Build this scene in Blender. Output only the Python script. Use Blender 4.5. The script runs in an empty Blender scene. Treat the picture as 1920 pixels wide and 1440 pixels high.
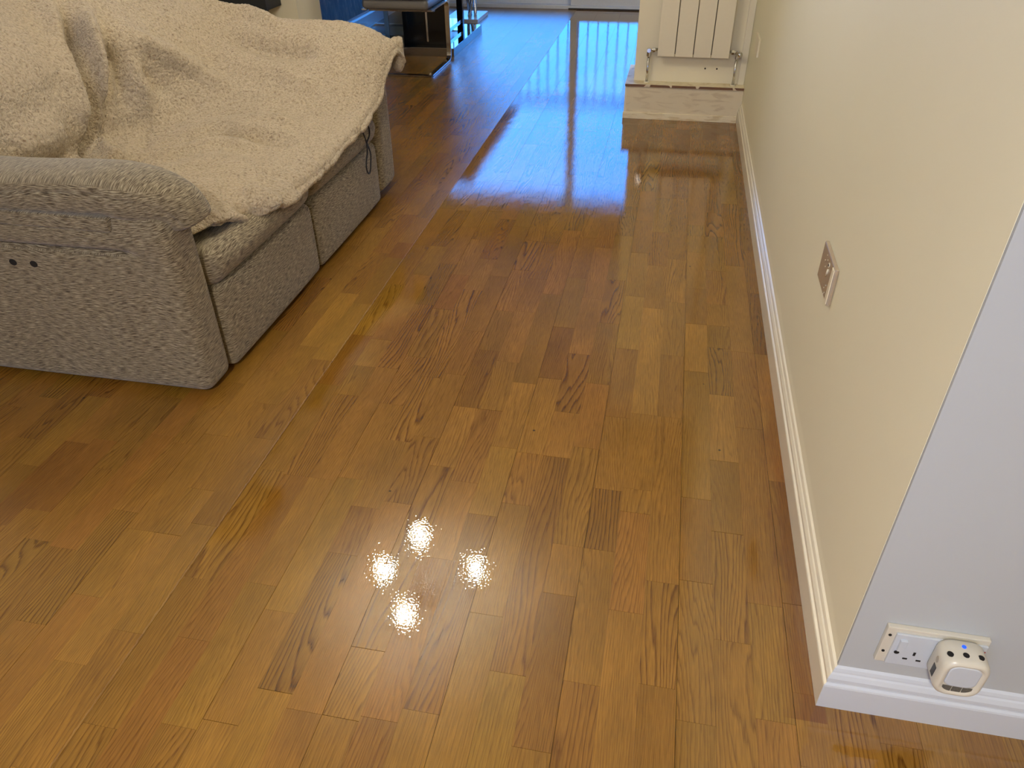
import bpy, bmesh, math, random
from mathutils import Vector, Matrix, noise
random.seed(7)
S = bpy.context.scene
COL = S.collection

# ------------------------------------------------------------------ camera
cam_d = bpy.data.cameras.new('camera'); cam = bpy.data.objects.new('camera', cam_d); COL.objects.link(cam)
cam_d.sensor_fit = 'HORIZONTAL'; cam_d.sensor_width = 36.0; cam_d.lens = 1413.0 / 1920.0 * 36.0
cam_d.clip_start = 0.02; cam_d.clip_end = 200
RX = Vector((0.98086037, 0.19436644, -0.0116031))
DN = Vector((0.10459879, -0.57624045, -0.81055909))
FW = Vector((-0.16423165, 0.79383161, -0.58554192))
m = Matrix.Identity(4)
for i in range(3):
    m[i][0] = RX[i]; m[i][1] = -DN[i]; m[i][2] = -FW[i]
m.translation = Vector((0, 0, 1.4))
cam.matrix_world = m
S.camera = cam

# ------------------------------------------------------------------ world (clear blue daylight) and exposure
SKY = 7.8
W = bpy.data.worlds.new('world'); S.world = W; W.use_nodes = True
nt = W.node_tree; nt.nodes.clear()
wo = nt.nodes.new('ShaderNodeOutputWorld'); bg = nt.nodes.new('ShaderNodeBackground')
tc = nt.nodes.new('ShaderNodeTexCoord'); nz = nt.nodes.new('ShaderNodeTexNoise')
nz.inputs['Scale'].default_value = 3.0; nz.inputs['Detail'].default_value = 6
rp = nt.nodes.new('ShaderNodeValToRGB')
rp.color_ramp.elements[0].position = 0.45; rp.color_ramp.elements[0].color = (0.04, 0.275, 0.90, 1)
rp.color_ramp.elements[1].position = 0.75; rp.color_ramp.elements[1].color = (0.12, 0.38, 1.0, 1)
nt.links.new(tc.outputs['Generated'], nz.inputs['Vector']); nt.links.new(nz.outputs['Fac'], rp.inputs['Fac'])
nt.links.new(rp.outputs['Color'], bg.inputs['Color']); bg.inputs['Strength'].default_value = SKY
nt.links.new(bg.outputs[0], wo.inputs[0])
S.view_settings.view_transform = 'Standard'; S.view_settings.look = 'None'
S.view_settings.gamma = 1.0; S.view_settings.use_curve_mapping = False
S.view_settings.exposure = 0.0
S.cycles.sample_clamp_indirect = 8.0
S.cycles.sample_clamp_direct = 0.0
S.cycles.max_bounces = 10; S.cycles.diffuse_bounces = 5
S.cycles.caustics_reflective = False

def light(kind, name, loc, energy, color, size=0.1, rot=None, size_y=None, portal=False):
    d = bpy.data.lights.new(name, kind); d.energy = energy; d.color = color
    if kind == 'AREA':
        d.size = size
        if size_y: d.shape = 'RECTANGLE'; d.size_y = size_y
        if portal: d.cycles.is_portal = True
    else: d.shadow_soft_size = size
    o = bpy.data.objects.new(name, d); COL.objects.link(o); o.location = loc
    if rot: o.rotation_euler = rot
    return o
# portals: steer the sky's own light through the real openings
light('AREA', 'sky_portal', (-1.1, 8.5, 1.1), 1, (1, 1, 1), 3.0, (math.radians(-90), 0, 0), 2.2, True)
light('AREA', 'sky_portal', (-0.6, -1.72, 1.55), 1, (1, 1, 1), 1.2, (math.radians(90), 0, 0), 0.9, True)

# ------------------------------------------------------------------ material helpers
def mat(name):
    mm = bpy.data.materials.new(name); mm.use_nodes = True
    n = mm.node_tree; b = n.nodes['Principled BSDF']
    return mm, n, b
def N(n, t, **kw):
    q = n.nodes.new(t)
    for k, v in kw.items():
        if k.startswith('i_'): q.inputs[k[2:].replace('_', ' ')].default_value = v
        else: setattr(q, k, v)
    return q
def L(n, a, b): n.links.new(a, b)
def simple(name, col, rough=0.5, metal=0.0, nscale=60, namp=0.06, bump=0.0, bscale=200, spec=0.5):
    mm, n, b = mat(name)
    g = N(n, 'ShaderNodeNewGeometry')
    t = N(n, 'ShaderNodeTexNoise', i_Scale=nscale, i_Detail=3.0); L(n, g.outputs['Position'], t.inputs['Vector'])
    mx = N(n, 'ShaderNodeMix', data_type='RGBA')
    mx.inputs['A'].default_value = (*[c * (1 - namp) for c in col], 1); mx.inputs['B'].default_value = (*[min(1, c * (1 + namp)) for c in col], 1)
    L(n, t.outputs['Fac'], mx.inputs['Factor']); L(n, mx.outputs['Result'], b.inputs['Base Color'])
    b.inputs['Roughness'].default_value = rough; b.inputs['Metallic'].default_value = metal
    b.inputs['Specular IOR Level'].default_value = spec
    if bump:
        t2 = N(n, 'ShaderNodeTexNoise', i_Scale=bscale, i_Detail=3.0); L(n, g.outputs['Position'], t2.inputs['Vector'])
        bp = N(n, 'ShaderNodeBump', i_Strength=bump, i_Distance=0.001); L(n, t2.outputs['Fac'], bp.inputs['Height']); L(n, bp.outputs[0], b.inputs['Normal'])
    return mm
def emit(name, col, s):
    mm = bpy.data.materials.new(name); mm.use_nodes = True; n = mm.node_tree; n.nodes.clear()
    o = n.nodes.new('ShaderNodeOutputMaterial'); e = n.nodes.new('ShaderNodeEmission')
    e.inputs[0].default_value = (*col, 1); e.inputs[1].default_value = s; n.links.new(e.outputs[0], o.inputs[0]); return mm

# ------------------------------------------------------------------ materials
def make_oak():
    mm, n, b = mat('lacquered_oak')
    g = N(n, 'ShaderNodeNewGeometry'); at = N(n, 'ShaderNodeAttribute', attribute_name='tone')
    sp = N(n, 'ShaderNodeSeparateColor'); L(n, at.outputs['Color'], sp.inputs['Color'])
    # offset the grain for every strip
    at2 = N(n, 'ShaderNodeAttribute', attribute_name='shift')
    off = N(n, 'ShaderNodeVectorMath', operation='MULTIPLY'); off.inputs[1].default_value = (13, 17, 19); L(n, at2.outputs['Color'], off.inputs[0])
    add = N(n, 'ShaderNodeVectorMath', operation='ADD'); L(n, g.outputs['Position'], add.inputs[0]); L(n, off.outputs[0], add.inputs[1])
    # growth-ring field: warped distance across the strip
    sc1 = N(n, 'ShaderNodeVectorMath', operation='MULTIPLY'); sc1.inputs[1].default_value = (8.0, .95, 1.0); L(n, add.outputs[0], sc1.inputs[0])
    n1 = N(n, 'ShaderNodeTexNoise', i_Scale=1.0, i_Detail=2.0, i_Roughness=0.45); L(n, sc1.outputs[0], n1.inputs['Vector'])
    sx = N(n, 'ShaderNodeSeparateXYZ'); L(n, add.outputs[0], sx.inputs[0])
    k1 = N(n, 'ShaderNodeMath', operation='MULTIPLY'); L(n, sx.outputs[0], k1.inputs[0]); k1.inputs[1].default_value = 105
    k2 = N(n, 'ShaderNodeMath', operation='MULTIPLY'); L(n, n1.outputs['Fac'], k2.inputs[0])
    # bold strips get a wider warp
    kb = N(n, 'ShaderNodeMath', operation='MULTIPLY_ADD'); L(n, sp.outputs['Blue'], kb.inputs[0]); kb.inputs[1].default_value = 16; kb.inputs[2].default_value = 10; L(n, kb.outputs[0], k2.inputs[1])
    ph = N(n, 'ShaderNodeMath', operation='ADD'); L(n, k1.outputs[0], ph.inputs[0]); L(n, k2.outputs[0], ph.inputs[1])
    scf = N(n, 'ShaderNodeVectorMath', operation='MULTIPLY'); scf.inputs[1].default_value = (70.0, 5.0, 1.0); L(n, add.outputs[0], scf.inputs[0])
    nf = N(n, 'ShaderNodeTexNoise', i_Scale=1.0, i_Detail=3.0, i_Roughness=0.6); L(n, scf.outputs[0], nf.inputs['Vector'])
    kf = N(n, 'ShaderNodeMath', operation='MULTIPLY'); L(n, nf.outputs['Fac'], kf.inputs[0]); kf.inputs[1].default_value = 1.3
    ph2 = N(n, 'ShaderNodeMath', operation='ADD'); L(n, ph.outputs[0], ph2.inputs[0]); L(n, kf.outputs[0], ph2.inputs[1])
    fr = N(n, 'ShaderNodeMath', operation='FRACT'); hm = N(n, 'ShaderNodeMath', operation='MULTIPLY'); L(n, ph2.outputs[0], hm.inputs[0]); hb = N(n, 'ShaderNodeMath', operation='MULTIPLY_ADD'); L(n, sp.outputs['Blue'], hb.inputs[0]); hb.inputs[1].default_value = -1.05; hb.inputs[2].default_value = 1.75; L(n, hb.outputs[0], hm.inputs[1]); L(n, hm.outputs[0], fr.inputs[0])
    rr = N(n, 'ShaderNodeValToRGB'); L(n, fr.outputs[0], rr.inputs['Fac'])   # sawtooth-like ring: slow early wood, sharp late wood
    e = rr.color_ramp.elements; e[0].position = 0; e[0].color = (.15, .15, .15, 1); e[1].position = 1; e[1].color = (1, 1, 1, 1)
    for p, v in ((.25, .75), (.55, .9), (.85, 1.0)):
        q = e.new(p); q.color = (v, v, v, 1)
    e[-1].color = (.25, .25, .25, 1)
    # pore streaks
    scp = N(n, 'ShaderNodeVectorMath', operation='MULTIPLY'); scp.inputs[1].default_value = (700.0, 22.0, 1.0); L(n, add.outputs[0], scp.inputs[0])
    np_ = N(n, 'ShaderNodeTexNoise', i_Scale=1.0, i_Detail=2.0, i_Roughness=0.6); L(n, scp.outputs[0], np_.inputs['Vector'])
    pr = N(n, 'ShaderNodeMapRange'); pr.inputs['From Min'].default_value = .35; pr.inputs['From Max'].default_value = .62; L(n, np_.outputs['Fac'], pr.inputs['Value'])
    # ring strength from tone.b
    rs = N(n, 'ShaderNodeMath', operation='MULTIPLY_ADD'); L(n, sp.outputs['Blue'], rs.inputs[0]); rs.inputs[1].default_value = .62; rs.inputs[2].default_value = .28
    inv = N(n, 'ShaderNodeMath', operation='SUBTRACT'); inv.inputs[0].default_value = 1; L(n, rr.outputs['Color'], inv.inputs[1])
    rm = N(n, 'ShaderNodeMath', operation='MULTIPLY'); L(n, inv.outputs[0], rm.inputs[0]); L(n, rs.outputs[0], rm.inputs[1])
    pin = N(n, 'ShaderNodeMath', operation='SUBTRACT'); pin.inputs[0].default_value = 1; L(n, pr.outputs[0], pin.inputs[1])
    pm = N(n, 'ShaderNodeMath', operation='MULTIPLY'); L(n, pin.outputs[0], pm.inputs[0]); pm.inputs[1].default_value = .36
    sm = N(n, 'ShaderNodeMath', operation='ADD'); L(n, rm.outputs[0], sm.inputs[0]); L(n, pm.outputs[0], sm.inputs[1])
    dk = N(n, 'ShaderNodeMath', operation='SUBTRACT', use_clamp=True); dk.inputs[0].default_value = 1.0; L(n, sm.outputs[0], dk.inputs[1])
    # base colours: light -> dark by tone.r, olive -> red by tone.g
    c1 = N(n, 'ShaderNodeMix', data_type='RGBA'); L(n, sp.outputs['Red'], c1.inputs['Factor'])
    c1.inputs['A'].default_value = (.170, .070, .008, 1); c1.inputs['B'].default_value = (.40, .205, .028, 1)
    c2 = N(n, 'ShaderNodeMix', data_type='RGBA'); L(n, sp.outputs['Green'], c2.inputs['Factor'])
    c2.inputs['A'].default_value = (.95, 1.06, .98, 1); c2.inputs['B'].default_value = (1.02, .95, 1.12, 1)
    c3 = N(n, 'ShaderNodeMix', data_type='RGBA', blend_type='MULTIPLY'); c3.inputs['Factor'].default_value = 1; L(n, c1.outputs['Result'], c3.inputs['A']); L(n, c2.outputs['Result'], c3.inputs['B'])
    gr = N(n, 'ShaderNodeMix', data_type='RGBA'); gr.inputs['A'].default_value = (.30, .21, .14, 1); gr.inputs['B'].default_value = (1, 1, 1, 1); L(n, dk.outputs[0], gr.inputs['Factor'])
    c4 = N(n, 'ShaderNodeMix', data_type='RGBA', blend_type='MULTIPLY'); c4.inputs['Factor'].default_value = 1; L(n, c3.outputs['Result'], c4.inputs['A']); L(n, gr.outputs['Result'], c4.inputs['B'])
    # broad cloudiness
    scc = N(n, 'ShaderNodeVectorMath', operation='MULTIPLY'); scc.inputs[1].default_value = (9.0, 3.0, 1.0); L(n, add.outputs[0], scc.inputs[0])
    nc = N(n, 'ShaderNodeTexNoise', i_Scale=1.0, i_Detail=2.0); L(n, scc.outputs[0], nc.inputs['Vector'])
    cr = N(n, 'ShaderNodeMapRange'); cr.inputs['From Min'].default_value = .3; cr.inputs['From Max'].default_value = .7; cr.inputs['To Min'].default_value = .84; cr.inputs['To Max'].default_value = 1.1; L(n, nc.outputs['Fac'], cr.inputs['Value'])
    c5 = N(n, 'ShaderNodeVectorMath', operation='SCALE'); L(n, c4.outputs['Result'], c5.inputs[0]); L(n, cr.outputs[0], c5.inputs['Scale'])
    # small pin knots
    vo = N(n, 'ShaderNodeTexVoronoi', i_Scale=5.5); L(n, g.outputs['Position'], vo.inputs['Vector'])
    kn = N(n, 'ShaderNodeMapRange'); kn.inputs['From Min'].default_value = .012; kn.inputs['From Max'].default_value = .026; L(n, vo.outputs['Distance'], kn.inputs['Value'])
    kc = N(n, 'ShaderNodeMix', data_type='RGBA'); kc.inputs['A'].default_value = (.025, .012, .006, 1); L(n, kn.outputs[0], kc.inputs['Factor']); L(n, c5.outputs[0], kc.inputs['B'])
    # old, unsanded brown finish left along the skirting
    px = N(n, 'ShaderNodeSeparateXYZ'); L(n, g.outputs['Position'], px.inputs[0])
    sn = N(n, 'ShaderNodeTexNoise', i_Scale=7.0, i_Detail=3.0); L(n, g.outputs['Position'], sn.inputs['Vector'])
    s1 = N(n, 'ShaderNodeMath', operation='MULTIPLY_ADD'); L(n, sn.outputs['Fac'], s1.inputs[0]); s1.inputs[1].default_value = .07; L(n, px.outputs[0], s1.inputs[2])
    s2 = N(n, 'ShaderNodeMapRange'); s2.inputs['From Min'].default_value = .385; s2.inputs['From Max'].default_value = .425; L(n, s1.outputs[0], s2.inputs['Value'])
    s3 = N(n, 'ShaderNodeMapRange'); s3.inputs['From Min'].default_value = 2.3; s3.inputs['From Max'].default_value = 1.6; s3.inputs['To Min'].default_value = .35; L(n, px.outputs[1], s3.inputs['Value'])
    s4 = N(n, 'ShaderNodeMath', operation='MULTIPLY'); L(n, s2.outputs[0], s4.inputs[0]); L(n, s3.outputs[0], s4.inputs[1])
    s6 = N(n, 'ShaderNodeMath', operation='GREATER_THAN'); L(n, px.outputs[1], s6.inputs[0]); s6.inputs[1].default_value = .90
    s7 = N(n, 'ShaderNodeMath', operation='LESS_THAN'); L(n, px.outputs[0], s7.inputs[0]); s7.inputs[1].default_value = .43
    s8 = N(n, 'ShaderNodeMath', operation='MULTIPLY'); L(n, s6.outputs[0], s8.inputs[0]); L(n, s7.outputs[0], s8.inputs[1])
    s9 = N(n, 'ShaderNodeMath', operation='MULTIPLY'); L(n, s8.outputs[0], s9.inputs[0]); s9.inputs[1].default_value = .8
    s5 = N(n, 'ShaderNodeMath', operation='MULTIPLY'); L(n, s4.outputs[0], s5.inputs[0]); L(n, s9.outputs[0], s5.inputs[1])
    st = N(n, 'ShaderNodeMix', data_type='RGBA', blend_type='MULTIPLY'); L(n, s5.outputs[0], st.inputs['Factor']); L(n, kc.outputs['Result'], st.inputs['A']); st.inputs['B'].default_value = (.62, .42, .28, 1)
    L(n, st.outputs['Result'], b.inputs['Base Color'])
    # fresh wet lacquer right of the board joint at x = -1.005, dry satin coat left of it
    wn = N(n, 'ShaderNodeTexNoise', i_Scale=60.0); L(n, g.outputs['Position'], wn.inputs['Vector'])
    w0 = N(n, 'ShaderNodeMath', operation='MULTIPLY_ADD'); L(n, wn.outputs['Fac'], w0.inputs[0]); w0.inputs[1].default_value = .006; L(n, px.outputs[0], w0.inputs[2])
    wet = N(n, 'ShaderNodeMapRange'); wet.inputs['From Min'].default_value = -1.006; wet.inputs['From Max'].default_value = -1.000; L(n, w0.outputs[0], wet.inputs['Value'])
    ro = N(n, 'ShaderNodeMapRange'); ro.inputs['To Min'].default_value = DRY_ROUGH; ro.inputs['To Max'].default_value = .95; L(n, wet.outputs[0], ro.inputs['Value'])
    L(n, ro.outputs[0], b.inputs['Roughness'])
    ssp = N(n, 'ShaderNodeMapRange'); ssp.inputs['To Min'].default_value = .95; ssp.inputs['To Max'].default_value = 0.0; L(n, wet.outputs[0], ssp.inputs['Value'])
    L(n, ssp.outputs[0], b.inputs['Specular IOR Level'])
    L(n, wet.outputs[0], b.inputs['Coat Weight']); b.inputs['Coat Roughness'].default_value = 0.0; b.inputs['Coat IOR'].default_value = COAT_IOR
    # film relief: fine orange peel + slow waves + brush lines along the boards
    o1 = N(n, 'ShaderNodeTexNoise', i_Scale=PEEL_SCALE, i_Detail=1.0); L(n, g.outputs['Position'], o1.inputs['Vector'])
    b1 = N(n, 'ShaderNodeBump', i_Strength=1.0, i_Distance=PEEL); L(n, o1.outputs['Fac'], b1.inputs['Height'])
    o2s = N(n, 'ShaderNodeVectorMath', operation='MULTIPLY'); o2s.inputs[1].default_value = (16.0, 8.0, 1.0); L(n, g.outputs['Position'], o2s.inputs[0])
    o2 = N(n, 'ShaderNodeTexNoise', i_Scale=1.0, i_Detail=1.0); L(n, o2s.outputs[0], o2.inputs['Vector'])
    b2 = N(n, 'ShaderNodeBump', i_Strength=1.0, i_Distance=.00035); L(n, o2.outputs['Fac'], b2.inputs['Height']); L(n, b1.outputs[0], b2.inputs['Normal'])
    L(n, b2.outputs[0], b.inputs['Coat Normal'])
    b3 = N(n, 'ShaderNodeBump', i_Strength=.35, i_Distance=.0006); L(n, dk.outputs[0], b3.inputs['Height']); L(n, b3.outputs[0], b.inputs['Normal'])
    return mm
DRY_ROUGH = .27; COAT_IOR = 1.85; PEEL_SCALE = 190.0; PEEL = .00012
M = {}
M['oak'] = make_oak()
M['floor_base'] = simple('joint_filler', (.07, .035, .012), .7)
def make_wall_paint(name, col, col2, z0=None):
    mm, n, b = mat(name)
    g = N(n, 'ShaderNodeNewGeometry')
    t = N(n, 'ShaderNodeTexNoise', i_Scale=1.6, i_Detail=4.0); L(n, g.outputs['Position'], t.inputs['Vector'])
    mx = N(n, 'ShaderNodeMix', data_type='RGBA'); mx.inputs['A'].default_value = (*[c * .965 for c in col], 1); mx.inputs['B'].default_value = (*[min(1, c * 1.03) for c in col], 1)
    L(n, t.outputs['Fac'], mx.inputs['Factor'])
    outc = mx.outputs['Result']
    if z0:   # cut-in band of the newer, lighter paint above the skirting
        sz = N(n, 'ShaderNodeSeparateXYZ'); L(n, g.outputs['Position'], sz.inputs[0])
        t3 = N(n, 'ShaderNodeTexNoise', i_Scale=5.0, i_Detail=3.0); L(n, g.outputs['Position'], t3.inputs['Vector'])
        ma = N(n, 'ShaderNodeMath', operation='MULTIPLY_ADD'); L(n, t3.outputs['Fac'], ma.inputs[0]); ma.inputs[1].default_value = .035; L(n, sz.outputs[2], ma.inputs[2])
        mr = N(n, 'ShaderNodeMapRange'); mr.inputs['From Min'].default_value = z0; mr.inputs['From Max'].default_value = z0 + .012; L(n, ma.outputs[0], mr.inputs['Value'])
        m2 = N(n, 'ShaderNodeMix', data_type='RGBA'); m2.inputs['A'].default_value = (*col2, 1); L(n, mr.outputs[0], m2.inputs['Factor']); L(n, outc, m2.inputs['B'])
        outc = m2.outputs['Result']
    L(n, outc, b.inputs['Base Color']); b.inputs['Roughness'].default_value = .55; b.inputs['Specular IOR Level'].default_value = .35
    t2 = N(n, 'ShaderNodeTexNoise', i_Scale=160, i_Detail=2.0); L(n, g.outputs['Position'], t2.inputs['Vector'])
    bp = N(n, 'ShaderNodeBump', i_Strength=.12, i_Distance=.001); L(n, t2.outputs['Fac'], bp.inputs['Height']); L(n, bp.outputs[0], b.inputs['Normal'])
    return mm
M['cream'] = make_wall_paint('cream_paint', (.83, .80, .61), (.88, .85, .66), .155)
M['cream_plain'] = make_wall_paint('cream_paint_plain', (.84, .78, .60), None)
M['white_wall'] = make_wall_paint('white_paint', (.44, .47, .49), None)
M['ceiling'] = simple('ceiling_paint', (.8, .78, .72), .8)
M['gloss_cream'] = simple('cream_gloss', (.80, .75, .60), .28, nscale=9, namp=.04)
M['gloss_white'] = simple('white_gloss', (.56, .61, .68), .22, nscale=9, namp=.03)
M['plastic'] = simple('white_plastic', (.52, .57, .63), .3, namp=.02)
M['old_plastic'] = simple('cream_plastic', (.80, .74, .56), .35, nscale=30, namp=.08)
M['beige_plate'] = simple('metal_plate', (.52, .43, .32), .25, metal=.35, namp=.05)
M['black'] = simple('black_gloss', (.006, .006, .007), .12, namp=.2)
M['dark'] = simple('dark_hole', (.004, .003, .003), .8)
M['chrome'] = simple('chrome', (.72, .72, .72), .12, metal=1.0)
M['dark_chrome'] = simple('dark_chrome', (.30, .26, .23), .18, metal=1.0)
M['mirror'] = simple('mirror', (.26, .25, .24), .05, metal=1.0, namp=.01)
M['seat_leather'] = simple('taupe_leather', (.20, .185, .165), .45, nscale=200, namp=.15, bump=.3, bscale=500)
M['grey_frame'] = simple('pale_grey_frame', (.80, .81, .82), .35)
M['shell'] = simple('ivory_plastic', (.60, .575, .49), .3, nscale=30, namp=.02)
M['gasket'] = simple('gasket', (.02, .02, .02), .6)
M['rad'] = simple('radiator_enamel', (.80, .74, .58), .30, namp=.02)
M['cord'] = simple('black_cord', (.008, .008, .01), .6)
M['led'] = emit('blue_led', (.03, .11, 1.0), 1.6)
M['red'] = simple('red_mark', (.35, .02, .02), .4)
M['black_cloth'] = simple('black_casing', (.012, .014, .018), .5)

def make_chenille():
    mm, n, b = mat('chenille')
    g = N(n, 'ShaderNodeNewGeometry'); s = N(n, 'ShaderNodeSeparateXYZ'); L(n, g.outputs['Position'], s.inputs[0])
    h = N(n, 'ShaderNodeMath', operation='ADD'); L(n, s.outputs[0], h.inputs[0]); L(n, s.outputs[1], h.inputs[1])
    # gentle droop of the weave
    wn = N(n, 'ShaderNodeTexNoise', i_Scale=3.0); L(n, g.outputs['Position'], wn.inputs['Vector'])
    zz = N(n, 'ShaderNodeMath', operation='MULTIPLY_ADD'); L(n, wn.outputs['Fac'], zz.inputs[0]); zz.inputs[1].default_value = .10; L(n, s.outputs[2], zz.inputs[2])
    ca = N(n, 'ShaderNodeCombineXYZ'); L(n, h.outputs[0], ca.inputs[0]); L(n, zz.outputs[0], ca.inputs[1])
    cb = N(n, 'ShaderNodeCombineXYZ'); L(n, s.outputs[1], cb.inputs[0]); L(n, s.outputs[0], cb.inputs[1])
    sn = N(n, 'ShaderNodeSeparateXYZ'); L(n, g.outputs['Normal'], sn.inputs[0])
    ab = N(n, 'ShaderNodeMath', operation='ABSOLUTE'); L(n, sn.outputs[2], ab.inputs[0])
    mr = N(n, 'ShaderNodeMapRange'); mr.inputs['From Min'].default_value = .68; mr.inputs['From Max'].default_value = .78; L(n, ab.outputs[0], mr.inputs['Value'])
    vals = []
    for c in (ca, cb):
        sc = N(n, 'ShaderNodeVectorMath', operation='MULTIPLY'); sc.inputs[1].default_value = (34, 480, 1); L(n, c.outputs[0], sc.inputs[0])
        t = N(n, 'ShaderNodeTexNoise', i_Scale=1.0, i_Detail=2.5, i_Roughness=.65); L(n, sc.outputs[0], t.inputs['Vector']); vals.append(t.outputs['Fac'])
    mx = N(n, 'ShaderNodeMix', data_type='FLOAT'); L(n, mr.outputs[0], mx.inputs['Factor']); L(n, vals[0], mx.inputs['A']); L(n, vals[1], mx.inputs['B'])
    v = mx.outputs['Result']
    r = N(n, 'ShaderNodeValToRGB'); L(n, v, r.inputs['Fac'])
    e = r.color_ramp.elements; e[0].position = .36; e[0].color = (.055, .040, .022, 1); e[1].position = .66; e[1].color = (.40, .35, .235, 1)
    q = e.new(.46); q.color = (.15, .117, .072, 1); q = e.new(.55); q.color = (.265, .222, .145, 1)
    L(n, r.outputs['Color'], b.inputs['Base Color']); b.inputs['Roughness'].default_value = .95; b.inputs['Specular IOR Level'].default_value = .1
    b.inputs['Sheen Weight'].default_value = .25; b.inputs['Sheen Roughness'].default_value = .5
    bp = N(n, 'ShaderNodeBump', i_Strength=.8, i_Distance=.002); L(n, v, bp.inputs['Height']); L(n, bp.outputs[0], b.inputs['Normal'])
    return mm
M['chenille'] = make_chenille()
def make_sherpa():
    mm, n, b = mat('sherpa_fleece')
    g = N(n, 'ShaderNodeNewGeometry')
    wn = N(n, 'ShaderNodeTexNoise', i_Scale=40.0, i_Detail=2.0); L(n, g.outputs['Position'], wn.inputs['Vector'])
    wv = N(n, 'ShaderNodeVectorMath', operation='SCALE'); wv.inputs['Scale'].default_value = .022; L(n, wn.outputs['Color'], wv.inputs[0])
    ad = N(n, 'ShaderNodeVectorMath', operation='ADD'); L(n, g.outputs['Position'], ad.inputs[0]); L(n, wv.outputs[0], ad.inputs[1])
    t = N(n, 'ShaderNodeTexNoise', i_Scale=125.0, i_Detail=2.5, i_Roughness=.6); L(n, ad.outputs[0], t.inputs['Vector'])
    t2 = N(n, 'ShaderNodeTexNoise', i_Scale=420.0, i_Detail=2.0); L(n, ad.outputs[0], t2.inputs['Vector'])
    r = N(n, 'ShaderNodeValToRGB'); L(n, t.outputs['Fac'], r.inputs['Fac'])
    e = r.color_ramp.elements; e[0].position = .30; e[0].color = (.24, .17, .105, 1); e[1].position = .60; e[1].color = (.50, .415, .29, 1)  # dark stop puts the shade of the curl crevices into the colour
    q = e.new(.43); q.color = (.39, .315, .21, 1)
    L(n, r.outputs['Color'], b.inputs['Base Color']); b.inputs['Roughness'].default_value = 1; b.inputs['Specular IOR Level'].default_value = .05
    b.inputs['Sheen Weight'].default_value = .3; b.inputs['Sheen Roughness'].default_value = .6
    b1 = N(n, 'ShaderNodeBump', i_Strength=1.0, i_Distance=.009); L(n, t.outputs['Fac'], b1.inputs['Height'])
    b2 = N(n, 'ShaderNodeBump', i_Strength=.5, i_Distance=.002); L(n, t2.outputs['Fac'], b2.inputs['Height']); L(n, b1.outputs[0], b2.inputs['Normal'])
    L(n, b2.outputs[0], b.inputs['Normal'])
    return mm
M['sherpa'] = make_sherpa()
def make_wallpaper():
    mm, n, b = mat('feather_wallpaper')
    g = N(n, 'ShaderNodeNewGeometry')
    sc = N(n, 'ShaderNodeVectorMath', operation='MULTIPLY'); sc.inputs[1].default_value = (1, 7, 2.2); L(n, g.outputs['Position'], sc.inputs[0])
    t = N(n, 'ShaderNodeTexNoise', i_Scale=1.6, i_Detail=8.0, i_Roughness=.75, i_Distortion=2.2); L(n, sc.outputs[0], t.inputs['Vector'])
    r = N(n, 'ShaderNodeValToRGB'); L(n, t.outputs['Fac'], r.inputs['Fac'])
    e = r.color_ramp.elements; e[0].position = .40; e[0].color = (.030, .020, .013, 1); e[1].position = .68; e[1].color = (.50, .34, .22, 1)
    q = e.new(.54); q.color = (.10, .07, .05, 1)
    L(n, r.outputs['Color'], b.inputs['Base Color']); b.inputs['Roughness'].default_value = .5
    return mm
M['wallpaper'] = make_wallpaper()
def make_patchy(name, A, B, sc, lo, hi, stretch=(1, 1, 1)):
    mm, n, b = mat(name)
    g = N(n, 'ShaderNodeNewGeometry')
    s = N(n, 'ShaderNodeVectorMath', operation='MULTIPLY'); s.inputs[1].default_value = stretch; L(n, g.outputs['Position'], s.inputs[0])
    t = N(n, 'ShaderNodeTexNoise', i_Scale=sc, i_Detail=4.0, i_Distortion=.6); L(n, s.outputs[0], t.inputs['Vector'])
    r = N(n, 'ShaderNodeValToRGB'); L(n, t.outputs['Fac'], r.inputs['Fac'])
    e = r.color_ramp.elements; e[0].position = lo; e[0].color = (*A, 1); e[1].position = hi; e[1].color = (*B, 1)
    L(n, r.outputs['Color'], b.inputs['Base Color']); b.inputs['Roughness'].default_value = .6
    return mm
M['box_paint'] = make_patchy('patchy_cream_board', (.62, .53, .38), (.74, .66, .49), 9, .34, .48, (1, 1, 4))
M['board_edge'] = make_patchy('brown_board_edge', (.17, .085, .045), (.72, .63, .47), 11, .60, .61, (1, 1, 1))
M['box_skirt'] = make_patchy('cream_brushed', (.66, .55, .34), (.84, .76, .56), 12, .35, .5, (1, 1, 6))
def make_glass():
    mm = bpy.data.materials.new('door_glass'); mm.use_nodes = True; n = mm.node_tree; n.nodes.clear()
    o = n.nodes.new('ShaderNodeOutputMaterial'); tr = n.nodes.new('ShaderNodeBsdfTransparent'); gl = n.nodes.new('ShaderNodeBsdfGlossy'); mx = n.nodes.new('ShaderNodeMixShader')
    fr = n.nodes.new('ShaderNodeFresnel'); fr.inputs['IOR'].default_value = 1.45
    tr.inputs[0].default_value = (.95, .97, .97, 1); gl.inputs['Roughness'].default_value = .02
    n.links.new(fr.outputs[0], mx.inputs[0]); n.links.new(tr.outputs[0], mx.inputs[1]); n.links.new(gl.outputs[0], mx.inputs[2]); n.links.new(mx.outputs[0], o.inputs[0])
    return mm
M['glass'] = make_glass()

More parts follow.
